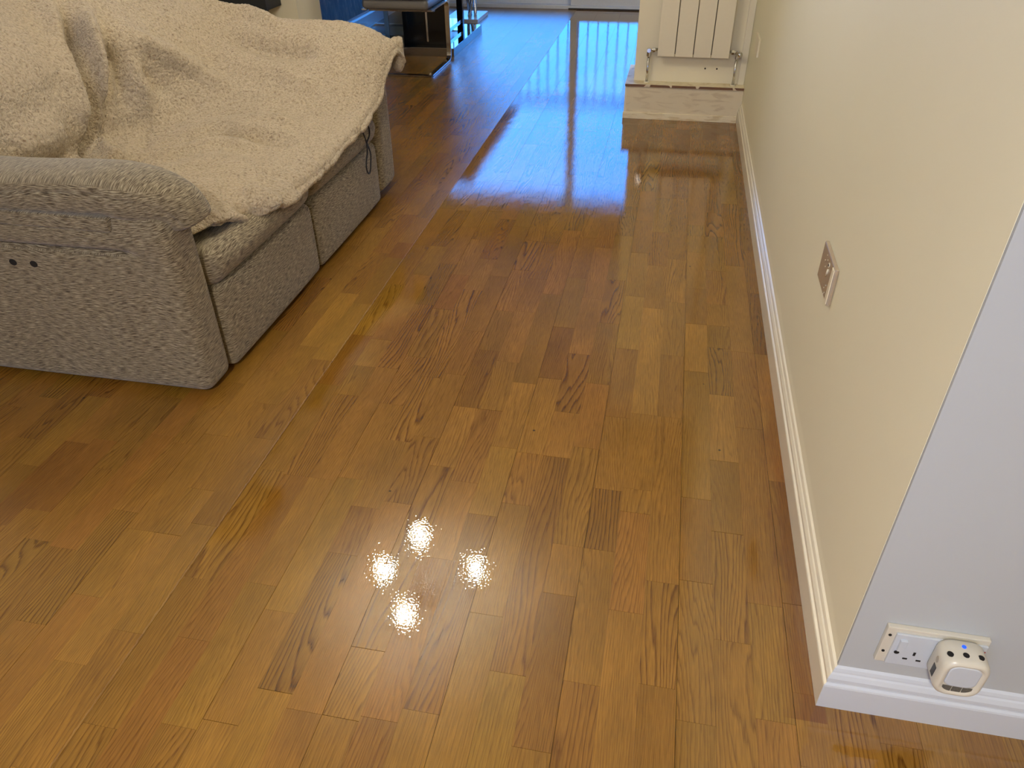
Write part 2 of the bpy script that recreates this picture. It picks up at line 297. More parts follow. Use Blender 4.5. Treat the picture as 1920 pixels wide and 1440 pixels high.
# ------------------------------------------------------------------ object helpers
def new_obj(name, me, material=None, parent=None, smooth=False):
    o = bpy.data.objects.new(name, me); COL.objects.link(o)
    if material is not None:
        for mm in (material if isinstance(material, (list, tuple)) else [material]): me.materials.append(mm)
    if parent is not None: o.parent = parent
    if smooth:
        for p in me.polygons: p.use_smooth = True
    return o
def pydata(name, vs, fs, material=None, parent=None, smooth=False):
    me = bpy.data.meshes.new(name); me.from_pydata([tuple(v) for v in vs], [], fs); me.update()
    return new_obj(name, me, material, parent, smooth)
def tag(o, label=None, cat=None, group=None, kind=None):
    if label: o['label'] = label
    if cat: o['category'] = cat
    if group: o['group'] = group
    if kind: o['kind'] = kind
    return o
def empty(name, loc, label, cat, group=None):
    o = bpy.data.objects.new(name, None); COL.objects.link(o); o.location = loc; o.empty_display_size = .05
    return tag(o, label, cat, group)
def attach(o, parent):   # parent a world-space mesh under an empty that sits elsewhere
    o.parent = parent; o.matrix_parent_inverse = Matrix.Translation(-parent.location)
    return o
def box_data(boxes, bevel=0.0, seg=2):
    bm = bmesh.new()
    for (x0, x1, y0, y1, z0, z1) in boxes:
        r = bmesh.ops.create_cube(bm, size=1.0)
        for v in r['verts']: v.co = Vector(((x0 + x1) / 2 + v.co.x * (x1 - x0), (y0 + y1) / 2 + v.co.y * (y1 - y0), (z0 + z1) / 2 + v.co.z * (z1 - z0)))
    if bevel > 0: bmesh.ops.bevel(bm, geom=bm.edges[:], offset=bevel, segments=seg, profile=.6, affect='EDGES')
    return bm
def boxes(name, bl, material, parent=None, bevel=0.0, seg=2, smooth=False):
    bm = box_data(bl, bevel, seg); me = bpy.data.meshes.new(name); bm.to_mesh(me); bm.free()
    o = new_obj(name, me, material, None, smooth)
    if parent is not None: attach(o, parent)
    return o
def box(name, b, material, parent=None, bevel=0.0, seg=2): return boxes(name, [b], material, parent, bevel, seg)
def rbox(name, b, r, material, parent=None, puff=(0, 0, 0), n=8, deform=None):
    """pillow-like rounded box; r = corner radius, puff = outward bulge of the x, y and z faces"""
    x0, x1, y0, y1, z0, z1 = b
    def axis(a, c):
        k = min(r, (c - a) / 2 - 1e-4); pts = [a + k * (1 - math.cos(math.pi / 2 * i / 5)) for i in range(5)]
        mid = [a + k + (c - a - 2 * k) * i / n for i in range(n + 1)]
        return pts + mid + [a + c - q for q in reversed(pts)]
    AX = [axis(x0, x1), axis(y0, y1), axis(z0, z1)]
    C = Vector(((x0 + x1) / 2, (y0 + y1) / 2, (z0 + z1) / 2)); Hh = Vector(((x1 - x0) / 2, (y1 - y0) / 2, (z1 - z0) / 2))
    vid = {}; V = []; F = []
    lo = [a[0] for a in AX]; hi = [a[-1] for a in AX]
    def vert(p):
        key = tuple(round(q, 6) for q in p)
        if key in vid: return vid[key]
        q = Vector([min(max(p[i], lo[i] + min(r, Hh[i] - 1e-4)), hi[i] - min(r, Hh[i] - 1e-4)) for i in range(3)])
        d = Vector(p) - q
        if d.length > 1e-9:
            rr = min(r, min(Hh)); d = d.normalized() * rr
        w = q + d
        u = [(w[i] - C[i]) / Hh[i] for i in range(3)]
        for i in range(3):
            j, k = (i + 1) % 3, (i + 2) % 3
            w[i] += puff[i] * u[i] * max(0, 1 - u[j] ** 2) ** .8 * max(0, 1 - u[k] ** 2) ** .8
        if deform: w = deform(w)
        vid[key] = len(V); V.append(w); return vid[key]
    for i in range(3):
        j, k = (i + 1) % 3, (i + 2) % 3
        for side in (0, -1):
            for a in range(len(AX[j]) - 1):
                for c in range(len(AX[k]) - 1):
                    def P(aa, cc):
                        p = [0, 0, 0]; p[i] = AX[i][side]; p[j] = AX[j][aa]; p[k] = AX[k][cc]; return vert(p)
                    f = [P(a, c), P(a + 1, c), P(a + 1, c + 1), P(a, c + 1)]
                    if side == 0: f.reverse()
                    if len(set(f)) == 4: F.append(f)
    o = pydata(name, V, F, material, None, True)
    if parent is not None: attach(o, parent)
    return o
def sweep(name, path, rad, material, parent=None, n=10, closed=False, rads=None, up=None):
    """tube along a path; rad = radius or (ra, rb) ellipse with `up` as the rb direction; rads = per-point scale"""
    ra, rb = rad if isinstance(rad, tuple) else (rad, rad)
    P = [Vector(p) for p in path]; V = []; F = []; m_ = len(P)
    prev = up or Vector((0, 0, 1))
    for i, p in enumerate(P):
        t = (P[(i + 1) % m_] - P[i - 1]) if closed or 0 < i < m_ - 1 else ((P[1] - P[0]) if i == 0 else (P[-1] - P[-2]))
        t.normalize(); u = prev - t * prev.dot(t)
        if u.length < 1e-4: u = t.orthogonal()
        u.normalize(); s = t.cross(u); prev = u if up is None else up
        k = rads[i] if rads else 1.0
        for j in range(n):
            a = 2 * math.pi * j / n; V.append(p + s * math.cos(a) * ra * k + u * math.sin(a) * rb * k)
    for i in range(m_ if closed else m_ - 1):
        for j in range(n):
            a, b2 = i * n + j, i * n + (j + 1) % n; c, d = ((i + 1) % m_) * n + (j + 1) % n, ((i + 1) % m_) * n + j
            F.append([a, b2, c, d])
    if not closed: F.append(list(range(n))[::-1]); F.append([(m_ - 1) * n + j for j in range(n)])
    o = pydata(name, V, F, material, None, True)
    if parent is not None: attach(o, parent)
    return o
def spline(pts, k=8, closed=False):
    P = [Vector(p) for p in pts]; out = []; m_ = len(P)
    for i in range(m_ if closed else m_ - 1):
        p0 = P[i - 1] if (i > 0 or closed) else P[0]; p1 = P[i]; p2 = P[(i + 1) % m_]; p3 = P[(i + 2) % m_] if (closed or i + 2 < m_) else P[-1]
        for j in range(k):
            t = j / k; out.append(.5 * ((2 * p1) + (p2 - p0) * t + (2 * p0 - 5 * p1 + 4 * p2 - p3) * t * t + (3 * p1 - p0 - 3 * p2 + p3) * t ** 3))
    if not closed: out.append(P[-1])
    return out
def disc(name, c, r, axis, depth, material, parent=None, n=20, rz=None):
    """short cylinder centred at c, pointing along axis; rz = second radius for an oval"""
    ax = Vector(axis).normalized(); s = ax.orthogonal().normalized()
    if abs(ax.z) < .9: s = Vector((0, 0, 1)).cross(ax).normalized()
    u = ax.cross(s); c = Vector(c); V = []
    for d in (-depth / 2, depth / 2):
        for j in range(n):
            a = 2 * math.pi * j / n; V.append(c + ax * d + s * math.cos(a) * r + u * math.sin(a) * (rz or r))
    F = [[j, (j + 1) % n, n + (j + 1) % n, n + j] for j in range(n)] + [list(range(n))[::-1], [n + j for j in range(n)]]
    o = pydata(name, V, F, material)
    if parent is not None: attach(o, parent)
    return o
def profile_run(name, prof, p0, p1, nrm, material, m0=0, m1=0, kind='structure'):
    """skirting: prof = [(offset from wall, height)], run from p0 to p1 along the wall face, nrm = outward normal; m0/m1 = mitre at ends"""
    p0, p1, nrm = Vector(p0), Vector(p1), Vector(nrm); t = (p1 - p0).normalized(); V = []; k = len(prof)
    for p, mm in ((p0, -m0), (p1, m1)):
        for d, z in prof: V.append(p + nrm * d + Vector((0, 0, z)) + t * mm * d)
    F = [[i, i + 1, k + i + 1, k + i] for i in range(k - 1)] + [list(range(k)), [k + i for i in range(k)][::-1]]
    return tag(pydata(name, V, F, material), kind=kind)

# ================================================================== STRUCTURE
ZC = 2.35
XW = .430            # right wall face
floor = tag(box('floor', (-3.6, 2.8, -1.75, 8.42, -.06, -.008), M['floor_base']), 'oak strip parquet floor, freshly lacquered and wet on the right-hand side', kind='structure')

# --- parquet: rows run away from the camera, three rows to a board
SW, SX = .0763, .141
JOINTS = {-25: [1.38], -23: [1.391], -21: [1.303], -18: [0.907, 1.114, 1.493, 1.827, 2.201, 2.965], -17: [0.744, 1.114, 1.277, 1.661, 3.126, 3.496], -16: [0.836, 1.16, 1.92, 2.3, 2.687, 2.833], -15: [1.0, 1.382, 2.467, 2.825], -14: [0.846, 1.374, 1.749, 1.91, 2.075, 2.56], -13: [1.012, 1.375, 1.913, 2.671, 3.037], -12: [1.727, 1.993, 2.314, 2.588, 2.92], -11: [0.764, 1.134, 1.294, 1.565, 1.888, 2.476, 2.744], -10: [0.734, 1.325, 1.597, 1.917, 2.186, 3.079], -9: [0.734, 0.893, 1.482, 1.755, 2.074, 2.341, 2.669], -8: [0.746, 1.163, 1.434, 1.754, 2.018, 2.348, 2.605], -7: [1.164, 1.323, 1.592, 1.91, 2.495, 3.079], -6: [1.376, 1.58, 1.949, 2.265, 2.642, 3.014], -5: [0.892, 1.578, 1.784, 2.106], -4: [0.742, 1.111, 1.262, 1.632, 1.947, 2.321, 3.062, 3.39, 3.601], -3: [0.898, 1.261, 1.474, 1.788, 2.166, 2.906, 3.237, 3.593, 4.02], -2: [1.402, 1.489, 1.816, 2.456, 4.178], -1: [1.189, 1.815, 2.872, 3.519, 4.153], 0: [1.205, 1.482, 2.07, 2.37, 2.634, 2.951, 3.113, 3.226, 3.815, 4.18], 1: [1.056, 1.374, 1.644, 1.955, 2.225, 2.371, 2.524, 2.795, 3.117, 3.378], 2: [1.168, 1.804, 2.214, 2.852, 3.497, 4.162], 3: [1.587, 2.211, 2.634]}
NOTABLE = [(0.175, 2.221, 1.0, 0.0, 0.2), (0.026, 1.925, 0.8, 0.0, 0.2), (0.101, 1.939, -0.7, -0.2, 0.2), (-0.057, 1.879, -0.7, 0.3, 0.2), (-0.339, 1.723, 0.9, 0.0, 0.2), (-0.275, 1.735, 0.8, 0.0, 0.3), (-0.378, 1.665, 0.8, -0.3, 0.2), (-0.292, 2.064, -0.8, 0.2, 0.1), (-0.485, 1.963, -0.6, 0.0, 0.5), (0.246, 2.295, -0.4, -0.7, 0.3), (0.243, 2.157, -0.5, -0.7, 0.9), (0.402, 2.48, -0.8, -0.2, 0.4), (0.322, 2.501, 0.3, 0.0, 0.2), (0.179, 2.576, -0.4, 0.0, 0.1), (0.249, 1.79, 0.6, 0.0, 0.2), (0.299, 1.644, -0.4, 0.1, 0.2), (-0.119, 1.043, -0.7, 0.2, 0.4), (-0.063, 1.074, 0.2, 0.0, 0.2), (-0.07, 1.362, -0.5, 0.0, 1.0), (-0.853, 1.28, -0.2, 0.6, 0.4), (-1.144, 0.958, 0.8, 0.0, 0.5), (-0.903, 0.788, -0.6, 0.8, 0.4), (-1.603, 1.295, -1.0, 0.9, 0.2), (-1.035, 2.763, -0.9, 1.0, 0.1), (-0.742, 2.469, -0.3, 1.0, 0.2), (-0.898, 2.671, -0.1, -1.0, 0.2), (-0.665, 2.635, 0.3, -0.1, 0.2), (-0.643, 1.233, -0.4, 0.6, 0.3), (-0.409, 0.703, -0.7, 0.3, 0.5), (-0.666, 1.777, 0.3, 0.0, 1.0), (-0.657, 2.379, 0.2, 0.0, 1.0), (-0.518, 1.404, 0.1, 0.0, 1.0), (0.108, 1.044, 0.1, 0.0, 1.0), (0.33, 2.089, -0.1, 0.3, 0.3), (0.147, 1.371, -0.5, 0.3, 0.2), (-0.211, 1.503, -0.3, 0.3, 0.8), (-0.052, 1.669, 0.1, 0.0, 0.3), (-0.754, 1.614, 0.1, 0.0, 0.3), (-0.876, 1.67, -0.2, 0.0, 0.9), (-0.502, 1.586, 0.4, 0.0, 0.3)]

def project(x, y):
    d = Vector((x, y, -1.4)); c = (d.dot(RX), d.dot(DN), d.dot(FW))
    return None if c[2] < .2 else (960 + 1413 * c[0] / c[2], 720 + 1413 * c[1] / c[2])
rnd = random.Random(11)
strips = []
for k in range(-41, 4):
    known = [y for y in JOINTS.get(k, [])]
    ys = list(known); yy = (min(ys) if ys else .6 + rnd.random() * .3)
    if not ys: ys = [yy]
    while min(ys) > -1.6: ys.append(min(ys) - rnd.uniform(.26, .46))
    while max(ys) < 8.42: ys.append(max(ys) + rnd.uniform(.26, .46))
    ys.sort(); full = [ys[0]]
    for b_ in ys[1:]:
        a_ = full[-1]; gap = b_ - a_
        if gap > .72:
            q = max(2, round(gap / .38)); cuts = [a_ + gap * (i + rnd.uniform(-.15, .15)) / q for i in range(1, q)]; full += cuts
        full.append(b_)
    for a_, b_ in zip(full[:-1], full[1:]):
        a_, b_ = max(a_, -1.6), min(b_, 8.415)
        if b_ - a_ < .02: continue
        x0 = SX + k * SW; x1 = x0 + SW
        if x1 > 2.75: continue
        g0 = .00045 if k % 3 == 0 else .00012; g1 = .00045 if (k + 1) % 3 == 0 else .00012
        if x1 > XW - .012 and a_ < .96 < b_:
            strips.append([x0 + g0, x1 - g1, a_ + .00022, .958]); a_ = .958
        ga = .0008 if (k % 3 == 0 or k % 3 == 1) and rnd.random() < .3 else .00022
        strips.append([x0 + g0, x1 - g1, a_ + ga, b_ - .00022])
# floor in front of the return wall, to the right of the corner
for k in range(4, 34):
    y = -1.6 + rnd.random() * .3; x0 = SX + k * SW
    ys = [-1.6]; 
    while ys[-1] < .94: ys.append(min(ys[-1] + rnd.uniform(.28, .48), .958))
    for a_, b_ in zip(ys[:-1], ys[1:]):
        g0 = .00045 if k % 3 == 0 else .00012
        strips.append([x0 + g0, x0 + SW - .00012, a_ + .00022, b_ - .00022])
def tone_for(s):
    for (x, y, br, hue, bold) in NOTABLE:
        if s[0] <= x <= s[1] and s[2] <= y <= s[3]: return (.5 + .25 * br, .5 + .36 * hue, bold)
    c = (s[0] + s[1]) / 2
    base = .5 + rnd.gauss(0, .085)
    if c < -1.25: base -= .05
    return (min(.95, max(.08, base)), min(1, max(0, .5 + rnd.gauss(0, .2))), min(1, max(.05, abs(rnd.gauss(0, .5)))))
def strip_mesh(bl, name):
    V, F, tones, shifts = [], [], [], []
    for s, t, sh in bl:
        o = len(V); x0, x1, y0, y1 = s
        V += [(x0, y0, 0), (x1, y0, 0), (x1, y1, 0), (x0, y1, 0), (x0, y0, -.006), (x1, y0, -.006), (x1, y1, -.006), (x0, y1, -.006)]
        F += [[o, o + 1, o + 2, o + 3], [o, o + 4, o + 5, o + 1], [o + 1, o + 5, o + 6, o + 2], [o + 2, o + 6, o + 7, o + 3], [o + 3, o + 7, o + 4, o], [o + 7, o + 6, o + 5, o + 4]]
        tones += [t] * 8; shifts += [sh] * 8
    me = bpy.data.meshes.new(name); me.from_pydata(V, [], F); me.update()
    a = me.attributes.new('tone', 'FLOAT_COLOR', 'POINT'); b = me.attributes.new('shift', 'FLOAT_COLOR', 'POINT')
    a.data.foreach_set('color', [c for t in tones for c in (*t, 1)]); b.data.foreach_set('color', [c for t in shifts for c in (*t, 1)])
    me.materials.append(M['oak']); return me
def screen_area(s):
    x0, x1, y0, y1 = s
    if y1 < .45: return 0
    if y0 < .45: y0 = .45
    if x0 < -1.30 and x0 > -2.4 and y0 > 1.7 and y1 < 3.6: return 0          # under the sofa
    P = [project(x, y) for x, y in ((x0, y0), (x1, y0), (x1, y1), (x0, y1))]
    if any(p is None for p in P): return 0
    cx_ = sum(p[0] for p in P) / 4; cy_ = sum(p[1] for p in P) / 4
    if not (-30 < cx_ < 1950 and -20 < cy_ < 1480): return 0
    if x0 > .35 and y0 > .95: return 0
    return abs(sum(P[i][0] * P[(i + 1) % 4][1] - P[(i + 1) % 4][0] * P[i][1] for i in range(4))) / 2
data = [(s, tone_for(s), (rnd.random(), rnd.random(), rnd.random())) for s in strips]
# keep strips off the area occupied by the right-hand wall body
keep = []
for d in data:
    s = d[0]
    if s[2] > .95 and s[0] > XW - .012: continue
    if s[0] < -2.84 and s[2] > 5.2: continue
    if s[1] > XW - .012 and s[3] > .97 and s[0] < XW: s[1] = XW - .012
    keep.append(d)
keep.sort(key=lambda d: -screen_area(d[0]))
for d in keep[:300]:
    new_obj('parquet_strip', strip_mesh([d], 'parquet_strip'), None, floor)
tag(new_obj('parquet_strip_field', strip_mesh(keep[300:], 'parquet_strip_field'), None, floor), kind='stuff')

# --- walls (solid, built where they stand)
def wall(name, b, m_, label=None): return tag(box(name, b, m_), label, kind='structure')
wall('wall_right', (XW, XW + .2, .962, 8.6, -.02, ZC), M['cream'], 'cream painted wall running along the right side')
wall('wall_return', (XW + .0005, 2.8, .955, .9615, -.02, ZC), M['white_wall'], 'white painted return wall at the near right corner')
wall('wall_left', (-3.55, -3.45, -1.75, 5.3, -.02, ZC), M['cream_plain'])
wall('wall_far_left', (-2.95, -2.83, 5.285, 8.6, -.02, ZC), M['wallpaper'], 'dark feather patterned wallpaper wall of the back room')
wall('wall_divider_left', (-3.45, -2.385, 4.93, 5.285, -.02, ZC), M['cream_plain'], 'pale end of the divider wall behind the sofa')
wall('wall_divider_right', (-.22, XW, 4.86, 5.25, .0, ZC), M['cream_plain'], 'short cream divider wall behind the radiator')
wall('wall_behind_camera', (-3.55, -1.45, -1.85, -1.65, -.02, ZC), M['cream_plain'])
wall('wall_behind_camera', (.25, 2.9, -1.85, -1.65, -.02, ZC), M['cream_plain'])
wall('wall_behind_camera', (-1.45, .25, -1.85, -1.65, -.02, 1.0), M['cream_plain'])
wall('wall_behind_camera', (-1.45, .25, -1.85, -1.65, 2.1, ZC), M['cream_plain'])
wall('wall_near_right', (2.8, 2.9, -1.75, 1.0, -.02, ZC), M['cream_plain'])
tag(box('ceiling', (-3.6, 2.9, -1.85, 8.62, ZC, ZC + .1), M['ceiling']), kind='structure')
wall('wall_above_doors', (-2.83, XW, 8.36, 8.6, 2.15, ZC), M['cream_plain'])
wall('wall_beside_doors', (-2.83, -2.62, 8.36, 8.6, 0, 2.15), M['cream_plain'])
win = tag(boxes('window_1', [(-1.45, .25, -1.80, -1.74, 1.0, 1.06), (-1.45, .25, -1.80, -1.74, 2.04, 2.1), (-1.45, -1.39, -1.80, -1.74, 1.06, 2.04), (.19, .25, -1.80, -1.74, 1.06, 2.04), (-.63, -.57, -1.80, -1.74, 1.06, 2.04)], M['gloss_white']), kind='structure')
box('pane', (-1.39, -.63, -1.775, -1.769, 1.06, 2.04), M['glass'], win); box('pane', (-.57, .19, -1.775, -1.769, 1.06, 2.04), M['glass'], win)

# --- skirting boards
SK = [(0, 0), (.018, 0), (.018, .066), (.0168, .070), (.0125, .073), (.0120, .077), (.0145, .081), (.0140, .088), (.0100, .097), (.0072, .100), (.0065, .104), (.0045, .110), (0, .114)]
profile_run('baseboard_right', SK, (XW, .955, 0), (XW, 4.77, 0), (-1, 0, 0), M['gloss_cream'], m0=1)['label'] = 'cream skirting board along the right wall'
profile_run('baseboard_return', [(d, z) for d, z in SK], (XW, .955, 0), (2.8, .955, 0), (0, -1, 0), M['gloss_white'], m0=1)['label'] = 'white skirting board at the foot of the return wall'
SK2 = [(0, 0), (.02, 0), (.02, .10), (.012, .115), (.012, .125), (0, .132)]
profile_run('baseboard_far_left', SK2, (-2.83, 8.36, 0), (-2.83, 5.285, 0), (1, 0, 0), M['gloss_white'])['label'] = 'white skirting board under the dark wallpaper'

# --- boxed step under the radiator
bx = tag(boxes('trim_1', [(-.262, XW - .001, 4.775, 4.859, .0, .190), (-.262, -.2205, 4.859, 5.25, .0, .190)], M['box_paint'], bevel=.001), 'low boxed-in pipe ledge with patchy cream paint under the radiator', kind='structure')
box('foot_board', (-.268, XW - .019, 4.766, 4.775, .0, .038), M['box_skirt'], bx, bevel=.002)
boxes('top_board', [(-.266, XW - .001, 4.768, 4.859, .190, .203), (-.266, -.2205, 4.859, 5.25, .190, .203)], M['box_skirt'], bx, bevel=.0008)
box('board_edge', (-.265, XW - .002, 4.7655, 4.768, .1895, .2025), M['board_edge'], bx)
box('end_strip', (-.2635, -.252, 4.7735, 4.7750, .038, .188), M['gloss_cream'], bx)
tag(box('trim_2', (.392, XW - .001, 4.842, 4.86, .203, ZC), M['gloss_cream'], bevel=.002), 'narrow cream corner strip right of the radiator', kind='structure')

# --- patio doors at the far end
dr = tag(boxes('door_1', [(-2.62, XW, 8.36, 8.50, .0, .032), (-2.62, XW, 8.36, 8.50, 2.09, 2.15), (-2.62, -2.56, 8.36, 8.50, .032, 2.09), (XW - .06, XW, 8.36, 8.50, .032, 2.09)], M['grey_frame'], bevel=.003), 'pale grey framed sliding patio doors at the far end', kind='structure')
def sash(x0, x1, y0, y1, parent):
    p = boxes('sash_frame', [(x0, x1, y0, y1, .034, .118), (x0, x1, y0, y1, 2.02, 2.088), (x0, x0 + .07, y0, y1, .118, 2.02), (x1 - .07, x1, y0, y1, .118, 2.02)], M['grey_frame'], parent, bevel=.003)
    q = boxes('pane', [(x0 + .07, x1 - .07, (y0 + y1) / 2 - .004, (y0 + y1) / 2 + .004, .118, 2.02)], M['glass'], p)
sash(-1.07, XW - .06, 8.372, 8.41, dr); sash(-2.56, -.985, 8.43, 8.475, dr)
box('gasket', (-1.09, XW - .06, 8.352, 8.36, .0, .012), M['gasket'], dr)

# --- outside: deck and balustrade seen in the wet floor
tag(box('deck', (-6, 5, 8.62, 12.0, -.16, -.08), simple('deck_boards', (.32, .30, .28), .7)), 'grey garden deck outside the patio doors', 'deck')['kind'] = 'structure'
bal = empty('balustrade', (0, 9.5, -.08), 'dark balustrade of thin uprights on the deck outside', 'railing')
rail_m = simple('rail_paint', (.03, .03, .035), .5)
box('top_rail', (-4.0, 2.4, 9.46, 9.54, 1.19, 1.245), rail_m, bal)
box('bottom_rail', (-4.0, 2.4, 9.48, 9.52, .02, .05), rail_m, bal)
xs = [-1.70 + .116 * i for i in range(-18, 34)]
for i, x in enumerate(xs): box('spindle', (x - .006, x + .006, 9.494, 9.506, .05, 1.20), rail_m, bal)
for x in (-3.9, -.02, 2.3): box('post', (x - .03, x + .03, 9.47, 9.53, -.08, 1.26), rail_m, bal)

# ================================================================== LAMPS AND ADDED FILL
warm = (1.0, .80, .52)
cl = empty('ceiling_or_fill_light', (-1.16, 2.83, ZC), 'four bulb ceiling light above the sofa end of the floor', 'lamp')
disc('ceiling_plate', (-1.16, 2.83, ZC - .012), .07, (0, 0, 1), .022, M['chrome'], cl)
bulb_m = emit('bulb_glow', (1.0, .90, .72), 430)
for (x, y) in ((-1.237, 3.078), (-1.371, 2.781), (-.834, 2.886), (-1.151, 2.503)):
    z = 2.12
    sweep('arm', spline([(-1.16, 2.83, ZC - .03), ((x - 1.16) / 2, (y + 2.83) / 2, ZC - .10), (x, y, z + .06)], 5), .006, M['chrome'], cl, n=8)
    disc('socket', (x, y, z + .045), .018, (0, 0, 1), .04, M['chrome'], cl, n=12)
    bm = bmesh.new(); bmesh.ops.create_uvsphere(bm, u_segments=12, v_segments=8, radius=.030)
    for v in bm.verts: v.co += Vector((x, y, z))
    me = bpy.data.meshes.new('bulb'); bm.to_mesh(me); bm.free(); attach(new_obj('bulb', me, bulb_m, None, True), cl)
fill_near = empty('ceiling_or_fill_light', (-.3, -.9, ZC), 'added neutral white fill light at the ceiling near the front window', 'lamp')  # unseen lamp, added as fill from behind the camera
disc('fill_disc', (-.3, -.9, ZC - .03), .14, (0, 0, 1), .055, emit('fill_glow', (1, .93, .84), 12), fill_near, n=24)
light('AREA', 'fill_light', (-.3, -.9, ZC - .065), 84, (1, .91, .78), .24)
fill_far = empty('ceiling_or_fill_light', (.18, 6.6, ZC), 'added white fill light at the ceiling of the back room', 'lamp')  # unseen lamp, added to brighten the patio door frames
disc('fill_disc', (.18, 6.6, ZC - .03), .13, (0, 0, 1), .055, emit('fill_glow_back', (1, .93, .82), 8), fill_far, n=24)
light('AREA', 'fill_light', (.18, 6.6, ZC - .065), 16, (1, .93, .82), .22)
# ================================================================== SOFA
sofa = empty('sofa', (-1.8, 2.56, 0), 'grey-beige chenille two-seat recliner sofa half covered by a fleece blanket', 'sofa')
CH = M['chenille']
XF = -1.295
def arm_def(sgn, yout):
    def f(w):
        # stitched groove along the outer face, fading towards the front; bottom front corner tucked under
        d = max(0, 1 - abs(w.y - yout) / .055)
        fade = min(1, max(0, (-1.37 - w.x) / .08))
        w.y -= sgn * d * fade * .030 * math.exp(-((w.z - .482) / .011) ** 2)
        w.y += sgn * d * .018 * math.exp(-((w.z - .532) / .042) ** 2) * (.4 + .6 * fade)
        # the top runs down in a curve at the front
        if w.x > -1.46 and w.z > .3: w.z -= ((w.x + 1.46) / .165) ** 2 * .040 * (w.z - .3) / .3
        return w
    return f
rbox('arm', (-2.43, XF + .004, 1.655, 1.800, .012, .618), .04, CH, sofa, puff=(.004, .010, .0), n=60, deform=arm_def(-1, 1.655))
rbox('arm', (-2.43, XF + .012, 3.245, 3.462, .03, .62), .05, CH, sofa, puff=(.004, .010, .0), n=14, deform=arm_def(1, 3.455))
def sm_(x, a, c): t = min(1, max(0, (x - a) / (c - a))); return t * t * (3 - 2 * t)
def pad_sweep(y0, ry, yo, dz=0.0, dx=0.0):
    ctrl = [(-2.42, .636), (-2.1, .642), (-1.8, .640), (-1.62, .646), (-1.50, .650), (-1.42, .648), (-1.345, .632), (-1.290, .600), (-1.264, .560), (-1.256, .535)]
    ctrl = [(x + dx - (.022 if x > -1.5 else 0), z + dz) for x, z in ctrl]
    pts = spline([(x, 0, z) for x, z in ctrl], 8); V = []; F = []; n = 72; m_ = len(pts)
    for i, p in enumerate(pts):
        t = (pts[min(i + 1, m_ - 1)] - pts[max(i - 1, 0)]).normalized(); nn = Vector((-t.z, 0, t.x))
        e = m_ - 1 - i; k = 1.0 if e > 4 else math.sqrt(max(.02, 1 - ((5 - e) / 5.2) ** 2)); ry_ = ry * (1 if e > 8 else .88 + .12 * e / 8)
        for j in range(n):
            a = 2 * math.pi * j / n; ca, sa = math.cos(a), math.sin(a)
            sy = math.copysign(abs(ca) ** .75, ca); sz = math.copysign(abs(sa) ** .8, sa)
            seam = 1 - .07 * math.exp(-((a - (math.pi - .25 if yo < 0 else .25)) / .07) ** 2)
            thick = .062 if i < m_ - 26 else .062 - .020 * (i - m_ + 26) / 26
            sn_ = sm_(i, m_ - 30, m_ - 8); ry2 = ry_ * (1 - .30 * sn_)
            V.append(Vector((p.x, y0 - yo * .030 * sn_, p.z + .012 * sn_)) + Vector((0, 1, 0)) * sy * ry2 * seam * (.35 + .65 * k) + nn * sz * thick * k)
    for i in range(m_ - 1):
        for j in range(n): F.append([i * n + j, i * n + (j + 1) % n, (i + 1) * n + (j + 1) % n, (i + 1) * n + j])
    F.append(list(range(n))); F.append([(m_ - 1) * n + j for j in range(n)][::-1])
    o = pydata('arm_pad', V, F, CH, None, True); attach(o, sofa); return o
pad_sweep(1.742, .108, -1, -.012); pad_sweep(3.36, .100, 1, -.050, -.03)
rbox('pocket_flap', (-2.35, -1.435, 1.630, 1.665, .555, .596), .008, CH, sofa, n=8)
rbox('base_frame', (-2.43, -1.40, 1.80, 3.245, .05, .30), .03, CH, sofa, n=3)
rbox('back_frame', (-2.50, -2.30, 1.68, 3.44, .05, .80), .05, CH, sofa, n=4)
for y0, y1 in ((1.805, 2.515), (2.520, 3.240)):
    def sd(w, y0=y0, y1=y1):
        if w.x > -1.42 and w.z < .37: w.x -= (.37 - w.z) * .22 * min(1, (w.x + 1.42) / .1)
        return w
    rbox('seat_cushion', (-2.10, -1.268, y0, y1, .292, .424), .055, CH, sofa, puff=(.012, .004, .012), n=8, deform=sd)
    rbox('footrest', (-1.42, -1.286, y0 + .004, y1 - .004, .012, .300), .030, CH, sofa, puff=(.014, .004, .0), n=8)
    rbox('back_cushion', (-2.42, -2.19, y0, y1, .40, .82), .09, CH, sofa, puff=(.02, .0, .01), n=8)
for x in (-1.803, -1.735):
    disc('bolt_hole', (x, 1.6475, .430), .012, (0, 1, 0), .004, M['dark'], sofa, n=18, rz=.010)
cordp = [(-1.262, y, z) for y, z in ((3.00, .452), (3.026, .449), (3.075, .430), (3.104, .398), (3.102, .368), (3.064, .345), (3.035, .315), (3.010, .280), (3.004, .250), (3.018, .226), (3.040, .228), (3.056, .255), (3.068, .300), (3.058, .350), (3.035, .395), (3.012, .430), (2.99, .455))]
cordp = [(x + (.012 if z < .33 else .004), y, z) for x, y, z in cordp]
sweep('release_cord', spline(cordp, 6), .0034, M['cord'], sofa, n=8)['label'] = 'black looped release cord hanging over the far seat'

